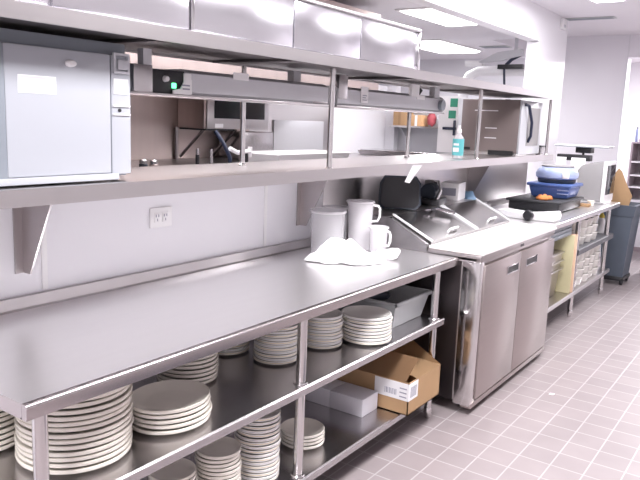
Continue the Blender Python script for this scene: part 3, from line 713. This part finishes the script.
for name_, yy in cols[:4]:
    stack('white_tub', tubm, 3, -.10, yy+.03, .60, .0757, 'tub', 'the %s middle-shelf stack under the far counter' % name_, 'white tubs on the middle shelf of the far counter', .006)
t = thing('squeeze_bottle', 'yellow squeeze bottle among white tubs on the far counter shelf', 'bottle', (-.10, 6.35, .601))
b = nb(); lathe(b, [(0,0),(.032,0),(.034,.01),(.034,.13),(.024,.155),(.022,.16),(0,.16)], seg=20); obj('bottle_body', b, 'white', t, local=True)
b = nb(); lathe(b, [(.025,.155),(.026,.175),(.010,.20),(.005,.235),(0,.235)], seg=20); obj('cap', b, 'yellow', t, local=True)

# ------------------------------------------------------------------ trash cans
def trash_can(label, x, y, rz=0):
    t = thing('trash_can', label, 'trash can', (x, y, 0), rz, 'blue-grey trash cans by the far counter')
    b = nb(); tapered(b, -.155, .155, -.21, .21, .08, .78, .045, open_top=True, wall=.006); obj('can_body', b, 'can', t, local=True)
    b = nb(); tapered(b, -.185, .185, -.24, .24, .745, .86, .022, open_top=True, wall=.03, floor=False); obj('rim', b, 'can', t, local=True)
    b = box(nb(), -.125, .125, -.18, .18, .045, .09, .01); obj('dolly', b, 'black', t, local=True)
    for sx in (-1, 1):
        for sy in (-1, 1):
            b = nb(); lathe(b, [(0,-.014),(.036,-.014),(.040,-.008),(.040,.008),(.036,.014),(0,.014)], (0,0,0), 16); xf(b, Matrix.Translation((sx*.10, sy*.14, .0405)) @ Matrix.Rotation(PI/2, 4, 'Y')); obj('wheel', b, 'black', t, local=True)
    return t
trash_can('blue-grey wheeled trash can holding cardboard, past the end of the far counter', -.045, 6.98)
trash_can('second blue-grey trash can, partly cut off at the photo\'s right edge', .245, 7.65)
t = thing('cardboard_sheet', 'torn brown cardboard sheet sticking up out of the trash can', 'cardboard', (-.09, 6.88, .30))
b = nb(); P = [(-.135, .30), (-.01, .30), (.04, .86), (.06, .95), (-.01, 1.08), (-.065, 1.20), (-.10, 1.23), (-.16, 1.13), (-.19, 1.10), (-.19, .92), (-.165, .86)]
prism(b, P, 'y', 6.88, 6.887); obj('sheet', b, 'card', t)

# ------------------------------------------------------------------ kitchen beyond the pass
t = thing('control_cabinet', 'steel equipment box with long dark window on the kitchen wall beyond the pass', 'equipment box', (-2.35, 3.1, 1.52))
b = box(nb(), -2.499, -2.22, 2.88, 3.62, 1.52, 1.76, .004); bd = obj('box_body', b, 'steel_brown', t)
b = nb(); box(b, -2.22, -2.205, 2.90, 3.62, 1.52, 1.765, .003); fr = obj('window_frame', b, 'steel_y', t)
obj('dark_window', box(nb(), -2.206, -2.200, 2.975, 3.565, 1.60, 1.735), 'window', fr)
obj('maker_plate', box(nb(), -2.206, -2.2, 2.98, 3.07, 1.53, 1.56), 'paper', fr)
b = nb(); box(b, -2.48, -2.20, 2.88, 3.2, 1.508, 1.52); obj('under_edge', b, 'black', t)
for y0, y1 in ((2.91, 2.89), (3.27, 3.25)):
    b = nb(); tube(b, [(-2.25, y0, 1.515), (-2.48, y1, 1.30)], .012, 8); obj('brace', b, 'steel_dark', t)
t = thing('red_handle', 'small red hook handle beside the dark window in the kitchen', 'hook', (-2.49, 3.85, 1.56))
b = nb(); tube(b, [(-2.495, 3.75, 1.72), (-2.46, 3.80, 1.70), (-2.45, 3.83, 1.63), (-2.46, 3.81, 1.56)], .016, 8); obj('hook', b, 'red', t)
b = nb(); tube(b, [(-2.48, 2.85, 1.281), (-2.48, 2.85, 1.52)], .014, 8); one('wall_pipe', b, 'steel_v', 'thin upright steel pipe on the kitchen wall below the equipment box', 'pipe')
b = box(nb(), -2.499, -2.485, 4.05, 4.84, 1.285, 1.60, .003); one('wall_panel', b, 'galv', 'pale grey rectangular panel fixed low on the kitchen wall', 'panel')
# hood above the kitchen wall
t = thing('kitchen_hood', 'brown-tinted steel exhaust hood seen between upper shelf and heat lamps', 'hood', (-2.1, 2.5, 1.82))
b = nb(); prism(b, [(-2.499, 1.84), (-1.62, 1.84), (-1.62, 1.92), (-1.63, 2.52), (-2.499, 2.52)], 'y', -.5, 4.4); obj('canopy', b, 'steel_brown', t)
b = box(nb(), -1.66, -1.60, -.5, 4.4, 1.82, 1.845, .004); obj('gutter', b, 'steel_y', t)
# low prep line behind the half wall
t = thing('kitchen_counter', 'low steel counter behind the pass shelf in the kitchen', 'counter', (-1.6, 2.8, 0))
obj('tabletop', box(nb(), -2.48, -1.02, .6, 5.6, 1.24, 1.28, .006), 'steel_y', t)
for yy in (.7, 3.0, 5.5):
    for xx in (-1.08, -2.4): obj('leg', tube(nb(), [(xx, yy, 0), (xx, yy, 1.245)], .02, 10), 'steel_pole', t)
M['burner'] = M['black']
b = box(nb(), -2.48, -2.20, 3.32, 3.69, 1.281, 1.50, .008)
one('fryer_back', b, 'steel_dark', 'dark steel box standing behind the white pans in the kitchen', 'equipment box')
t = thing('white_pan', 'long white tray lying on the kitchen counter behind the middle pole', 'tray', (-1.3, 2.85, 1.281))
obj('tray_body', tapered(nb(), -1.45, -1.15, 2.44, 3.25, 1.281, 1.40, .03, open_top=True, wall=.008), 'white', t)
obj('tray_rim', box(nb(), -1.47, -1.13, 2.42, 3.27, 1.392, 1.402, .004), 'white', t)
t = thing('mixer_tap', 'small white swivel tap beside the white tray in the kitchen', 'tap', (-1.32, 2.28, 1.281))
b = nb(); lathe(b, [(0,0),(.05,0),(.045,.04),(.02,.06),(.018,.12),(0,.12)], (-1.32, 2.32, 1.281), 16); obj('body', b, 'black', t)
b = nb(); tube(b, [(-1.32, 2.18, 1.432), (-1.32, 2.25, 1.405), (-1.32, 2.36, 1.412)], .014, 8); obj('spout', b, 'white', t)
b = nb(); tube(b, [(-1.32, 2.36, 1.38), (-1.32, 2.365, 1.44)], .014, 8); obj('lever', b, 'white', t)
b = nb(); tube(b, [(-1.30, 2.16, 1.284), (-1.31, 2.17, 1.38), (-1.34, 2.155, 1.45), (-1.40, 2.14, 1.53)], .012, 10); one('hose', b, 'hose', 'navy blue hose curving up below the dark window', 'hose')
for k, (y, h, m, nm, lab) in enumerate(((1.50, .105, 'char', 'shaker', 'dark shaker at the left end of the kitchen counter'), (1.57, .10, 'steel_brown', 'shaker', 'brownish shaker next to the dark shaker in the kitchen'), (1.89, .155, 'black', 'shaker', 'slim dark shaker below the diagonal brace'), (2.0, .15, 'steel_dark', 'shaker', 'slim grey shaker left of the navy hose'))):
    t = thing(nm, lab, 'shaker', (-1.3, y, 1.281), group='shakers on the kitchen counter')
    r = .022 if k < 2 else .011
    b = nb(); lathe(b, [(0,0),(r,0),(r,h*.75),(r*.9,h*.78),(0,h*.78)], seg=16); obj('jar', b, m, t, local=True)
    b = nb(); lathe(b, [(r*.9,h*.78),(r*.9,h*.95),(r*.6,h),(0,h)], seg=16); obj('cap', b, 'steel_dark', t, local=True)
# shelf with cartons on the partition
t = thing('kitchen_shelf', 'small steel wall shelf holding cartons, seen right of the white wall', 'shelf', (-1.95, 6.08, 1.57))
obj('shelf_board', box(nb(), -2.36, -1.62, 5.95, 6.199, 1.565, 1.585, .003), 'steel_y', t)
for xx in (-2.25, -1.72):
    b = nb(); prism(b, [(6.199, 1.565), (6.0, 1.565), (6.199, 1.42)], 'x', xx-.004, xx+.004); obj('bracket', b, 'galv', t)
for x0, x1, h, m, lab in ((-2.33, -2.17, .19, 'card', 'tall brown carton at the left end of the kitchen wall shelf'), (-2.11, -1.98, .12, 'orange_box', 'small orange carton on the kitchen wall shelf')):
    t = thing('carton', lab, 'carton', ((x0+x1)/2, 6.06, 1.586), group='cartons on the kitchen wall shelf')
    obj('carton_body', box(nb(), x0, x1, 5.97, 6.15, 1.586, 1.586+h, .003), m, t)
    obj('tape', box(nb(), (x0+x1)/2-.015, (x0+x1)/2+.015, 5.9685, 5.9698, 1.586, 1.586+h-.003), 'paper' if m == 'orange_box' else 'card_in', t)
for x, m, lab, sx in ((-1.90, 'red', 'red and dark packet beside the orange carton on the kitchen shelf', .05), (-1.785, 'grey_lite', 'pale grey packet on the kitchen shelf right of the red one', .05), (-1.665, 'monitor', 'tan packet at the right end of the kitchen shelf', .05)):
    b = nb(); bmesh.ops.create_icosphere(b, subdivisions=3, radius=1)
    for v in b.verts: v.co = Vector((v.co.x*sx*(1+.12*math.sin(8*v.co.z)), v.co.y*.06, v.co.z*.075*(1+.1*math.sin(6*v.co.x))))
    mz = min(v.co.z for v in b.verts); bmesh.ops.translate(b, vec=(x, 6.06, 1.586-mz), verts=b.verts)
    one('packet', b, m, lab, 'packet', angle=180, group='packets on the kitchen wall shelf')
t = thing('steam_pan', 'row of shallow dark steel pans at the back of the pass opening', 'pan', (-1.9, 5.7, 1.281))
obj('pan_body', tapered(nb(), -2.3, -1.05, 5.2, 5.58, 1.281, 1.325, .02, open_top=True), 'steel_dark', t)
obj('pan_lid', box(nb(), -2.28, -1.08, 5.22, 5.56, 1.325, 1.336, .004), 'chrome', t)

# notice sheet, bottle, microwave on pass shelf
t = thing('notice_sheet', 'white notice sheet with two green squares hanging behind the teal bottle', 'notice', (-.86, 4.55, 1.50))
obj('sheet', box(nb(), -1.10, -.925, 4.548, 4.552, 1.3856, 1.855), 'paper', t)
obj('square', box(nb(), -1.0, -.935, 4.544, 4.5475, 1.765, 1.835), 'green', t)
obj('square', box(nb(), -1.01, -.945, 4.544, 4.5475, 1.67, 1.735), 'green', t)
t = thing('spray_bottle', 'teal labelled plastic bottle standing on the pass shelf', 'bottle', (-.545, 3.73, 1.3855))
b = nb(); lathe(b, [(0,0),(.036,0),(.040,.006),(.041,.12),(.034,.150),(.018,.168),(.016,.18),(0,.18)], seg=24, sy=.8); obj('bottle_body', b, 'clear2', t, local=True)
b = nb(); lathe(b, [(.0415,.02),(.0418,.022),(.0418,.135),(.0415,.137)], seg=24, sy=.8); lbm = obj('label', b, 'teal', t, local=True)
b = nb(); box(b, -.022, .022, -.0352, -.0338, .045, .075); box(b, -.02, .02, -.0352, -.0338, .09, .105); obj('label_print', b, 'paper', t, local=True)
b = nb(); lathe(b, [(0,.178),(.018,.178),(.018,.20),(.011,.21),(.010,.232),(0,.232)], seg=16); obj('cap', b, 'white', t, local=True)
t = bpy.data.objects['notice_sheet']
b = nb(); box(b, -1.05, -.93, 4.525, 4.54, 1.575, 1.598, .004); box(b, -.955, -.935, 4.525, 4.54, 1.53, 1.655, .004); cl = obj('clip', b, 'hose', t); cl['label'] = 'dark blue clip'
t = thing('microwave', 'brown-grey louvred microwave oven with pale front at the far end of the pass shelf', 'microwave', (-.66, 4.85, 1.386))
b = nb(); box(b, -.915, -.425, 4.60, 5.13, 1.41, 1.835, .006); obj('case', b, 'brown_case', t)
for z in (1.74, 1.60, 1.52): obj('louvre_glint', box(nb(), -.80+.1*(z < 1.7), -.60, 4.596, 4.601, z, z+.008), 'paper', t)  # white strips paint the highlights along the louvres
b = nb(); box(b, -.90, -.43, 4.61, 5.12, 1.386, 1.41); obj('base', b, 'steel_y', t)
obj('vent_slot', box(nb(), -.66, -.45, 4.594, 4.601, 1.388, 1.425), 'black', t)
obj('vent_slot', box(nb(), -.90, -.82, 4.594, 4.601, 1.42, 1.44), 'black', t)
d = obj('door', box(nb(), -.425, -.405, 4.605, 5.125, 1.40, 1.832, .006), 'grey_lite', t)
obj('window', box(nb(), -.406, -.402, 4.76, 5.06, 1.47, 1.78), 'monitor', d)
b = nb(); tube(b, [(-.40, 4.66, 1.80), (-.375, 4.68, 1.79), (-.365, 4.75, 1.66), (-.375, 4.78, 1.55), (-.40, 4.79, 1.50)], .012, 8); obj('handle', b, 'hose', d)
t = thing('steel_tray', 'grey steel tray with black top at the end of the pass shelf, beside the microwave', 'tray', (-.5, 5.195, 1.386))
obj('tray_body', tapered(nb(), -.66, -.395, 5.145, 5.245, 1.386, 1.455, .01), 'steel_dark', t)
obj('tray_top', box(nb(), -.67, -.393, 5.14, 5.25, 1.455, 1.468, .003), 'black', t)
b = nb(); tube(b, [(-.72, 5.16, 1.386), (-.72, 5.16, 1.858)], .010, 8)
t = thing('clamp_pole', 'dark rod with two black clamps at the far end of the pass shelf', 'rod', (-.72, 5.16, 1.386))
obj('rod', b, 'black', t)
for z in (1.80, 1.60): obj('clamp', box(nb(), -.745, -.695, 5.14, 5.18, z-.03, z+.03 if z > 1.7 else z+.10, .005), 'black', t)
# white duct and screen arm above the overshelf in the kitchen
t = thing('white_duct', 'white duct with a curved end beyond the upper shelf, near kitchen ceiling', 'duct', (-1.6, 7.0, 2.0))
b = nb(); pts = [(-1.97, 7.0, 1.98), (-1.955, 7.0, 2.10), (-1.90, 7.0, 2.20), (-1.80, 7.0, 2.245), (-1.6, 7.0, 2.25), (-1.15, 7.0, 2.25)]
tube(b, pts, .055, 12); obj('pipe', b, 'white', t)
b = nb(); tube(b, [(-1.97, 7.0, 0), (-1.97, 7.0, 1.99)], .056, 12); obj('downpipe', b, 'white', t)
b = box(nb(), -1.93, -1.70, 6.90, 6.94, 2.30, 2.36, .006); obj('fitting', b, 'white', t)
t = thing('ceiling_screen', 'grey flat screen on a black arm hung from the kitchen ceiling', 'screen', (-1.35, 6.9, 2.3))
b = nb(); prism(b, [(-1.72, 2.335), (-1.50, 2.44), (-1.22, 2.47), (-1.20, 2.40), (-1.46, 2.345), (-1.70, 2.322)], 'y', 6.80, 6.84); obj('panel', b, 'galv', t)
b = box(nb(), -1.49, -1.20, 6.80, 6.86, 2.255, 2.305, .004); obj('bar', b, 'black', t)
b = nb(); tube(b, [(-1.40, 6.83, 2.30), (-1.34, 6.83, 2.36), (-1.22, 6.83, 2.42)], .02, 8); obj('arm', b, 'hose', t)
b = nb(); tube(b, [(-1.42, 6.83, 2.26), (-1.40, 6.83, 2.05)], .014, 8); obj('cable', b, 'hose', t)
b = nb(); tube(b, [(-1.3, 6.83, 2.43), (-1.3, 6.83, 2.60)], .02, 8); obj('drop_rod', b, 'galv', t)

# ------------------------------------------------------------------ ceiling fixtures
def troffer(label, x, y, z, w, l, power, lamp=True):
    t = thing('ceiling_light', label, 'ceiling light', (x, y, z-.03), group='fluorescent ceiling lights')
    b = nb(); box(b, x-w/2-.03, x+w/2+.03, y-l/2-.03, y+l/2+.03, z-.014, z-.001, .003); obj('frame', b, 'white', t)
    b = nb(); prism(b, [(x-w/2, z-.012), (x+w/2, z-.012), (x+w/2-.04, z-.032), (x-w/2+.04, z-.032)], 'y', y-l/2, y+l/2); obj('diffuser', b, 'lightpanel', t)
    ld = bpy.data.lights.new('ceiling_lamp', 'AREA'); ld.shape = 'RECTANGLE'; ld.size = w*.9; ld.size_y = l*.95; ld.energy = power; ld.color = (1, .975, 1.0)
    lo = bpy.data.objects.new('ceiling_lamp', ld); COL.objects.link(lo); lo.location = (x, y, z-.05)
    return t
troffer('rear fluorescent ceiling light in the kitchen, just above the steel case', -2.52, 7.42, 2.60, .60, 1.25, 26)
troffer('front fluorescent ceiling light in the kitchen, topmost in the photo', -1.41, 5.12, 2.60, .38, .92, 9)
troffer('added unseen kitchen ceiling light over the steel counter, hidden by the case', -1.25, 2.2, 2.60, .55, 1.2, 14)  # unseen lamp added to light the kitchen behind the case
troffer('ceiling light over the aisle cut by the top edge of the photo', -.12, 5.22, 2.78, .30, 1.2, 20)
troffer('added out-of-view ceiling light over the aisle above the work table', .75, 1.7, 2.78, .60, 1.2, 54)  # fixture out of view, added to light the near aisle
troffer('added ceiling light out of view behind the camera', .75, -1.4, 2.78, .60, 1.2, 66)  # extra lamp put behind the viewpoint as general room light
troffer('added out-of-view ceiling light over the aisle at the far end', 1.2, 4.6, 2.78, .60, 1.2, 32)  # unseen fixture added to brighten the far aisle
troffer('added unseen ceiling light in the bright hallway past the far wall', .8, 10.3, 2.78, .60, 1.2, 190)  # source added out of sight to whiten the hallway
def vent(label, x, y, z, w, l):
    t = thing('ceiling_vent', label, 'vent', (x, y, z-.012), group='ceiling air vents')
    b = nb(); box(b, x-w/2, x+w/2, y-l/2, y+l/2, z-.010, z-.001, .003); obj('frame', b, 'tub', t)
    b = nb()
    for k in range(5): box(b, x-w/2+.02, x+w/2-.02, y-l/2+.02+k*(l-.04)/5, y-l/2+.02+(k+.6)*(l-.04)/5, z-.013, z-.0095)
    obj('grille', b, 'grey_paint2', t)
vent('dark slotted ceiling vent in front of the far wall', -.555, 6.92, 2.78, .50, .14)
vent('ceiling vent in the kitchen behind the far light', -1.87, 7.67, 2.60, .36, .20)
t = thing('wall_device', 'small white box on the column just under the ceiling', 'alarm box', (-.79, 6.75, 2.63))
obj('casing', box(nb(), -.799, -.765, 6.70, 6.82, 2.65, 2.76, .006), 'white', t)
obj('lens', box(nb(), -.765, -.762, 6.73, 6.79, 2.67, 2.70, .001), 'grey_lite', t)

# ------------------------------------------------------------------ far right: shelving in the bright hallway
t = thing('hallway_shelving', 'mauve-grey shelving unit in the bright hallway at the right edge', 'shelf', (.1, 9.4, 0))
obj('side_panel', box(nb(), -.455, -.43, 9.2, 9.6, 0, 1.475), 'brownpink', t)
obj('back_panel', box(nb(), -.43, .9, 9.58, 9.6, .55, 1.475), 'brownpink', t)
obj('side_panel', box(nb(), .9, .925, 9.2, 9.6, 0, 1.475), 'brownpink', t)
for z in (1.455, 1.20, 1.02, .86): obj('shelf_board', box(nb(), -.43, .9, 9.2, 9.58, z, z+.022, .003), 'white' if z < 1.4 else 'brownpink', t)
obj('base_panel', box(nb(), -.43, .9, 9.24, 9.58, 0, .70), 'white_wall', t)
obj('kickboard', box(nb(), -.43, .9, 9.235, 9.24, 0, .06), 'brownpink', t)
for x, r, h, m, lab in ((-.445, .018, .20, 'paleblue', 'slim bluish bottle on top of the hallway shelving'), (-.365, .045, .07, 'pink', 'pinkish round pot on the hallway shelving')):
    t = thing('bottle' if r < .03 else 'pot', lab, 'bottle' if r < .03 else 'pot', (x+.03, 9.3, 1.478))
    b = nb(); lathe(b, [(0,0),(r,0),(r*1.05,.01),(r*1.05,h*.75),(r*.7,h*.85),(0,h*.85)], seg=16); obj('body', b, m, t, local=True)
    b = nb(); lathe(b, [(r*.7,h*.85),(r*.7,h),(0,h)], seg=16); obj('cap', b, 'grey_paint2' if r < .03 else m, t, local=True)

# ------------------------------------------------------------------ floor odds and ends
b = box(nb(), 1.06, 1.7, 1.2, 2.72, .0005, .014, .006); one('floor_mat', b, 'char', 'dark rubber floor mat at the lower right corner', 'mat')
b = nb(); prism(b, [(.385, 3.245), (.41, 3.25), (.415, 3.275), (.39, 3.27)], 'z', .0005, .003); one('paper_scrap', b, 'paper', 'tiny white scrap of paper on the tile floor before the refrigerator', 'paper')

# ------------------------------------------------------------------ camera, world, view
C = Vector((1.5022, -.9245, 1.6265)); yaw, pitch, roll, F = .6044, -.1733, .038, 692.388
fw = Vector((-math.sin(yaw)*math.cos(pitch), math.cos(yaw)*math.cos(pitch), math.sin(pitch)))
r = fw.cross(Vector((0, 0, 1))).normalized(); u = r.cross(fw)
R = r*math.cos(roll)+u*math.sin(roll); U = -r*math.sin(roll)+u*math.cos(roll)
cd = bpy.data.cameras.new('camera'); cam = bpy.data.objects.new('camera', cd); COL.objects.link(cam)
cam.matrix_world = Matrix(((R.x, U.x, -fw.x, C.x), (R.y, U.y, -fw.y, C.y), (R.z, U.z, -fw.z, C.z), (0, 0, 0, 1)))
cd.sensor_width = 36; cd.lens = F/640*36; cd.clip_start = .02
SC.camera = cam
w = bpy.data.worlds.new('world'); SC.world = w; w.use_nodes = True
w.node_tree.nodes['Background'].inputs[0].default_value = (.95, .93, 1, 1); w.node_tree.nodes['Background'].inputs[1].default_value = .3
SC.view_settings.view_transform = 'Standard'
SC.view_settings.exposure = 0.62
SC.cycles.max_bounces = 10; SC.cycles.transparent_max_bounces = 12
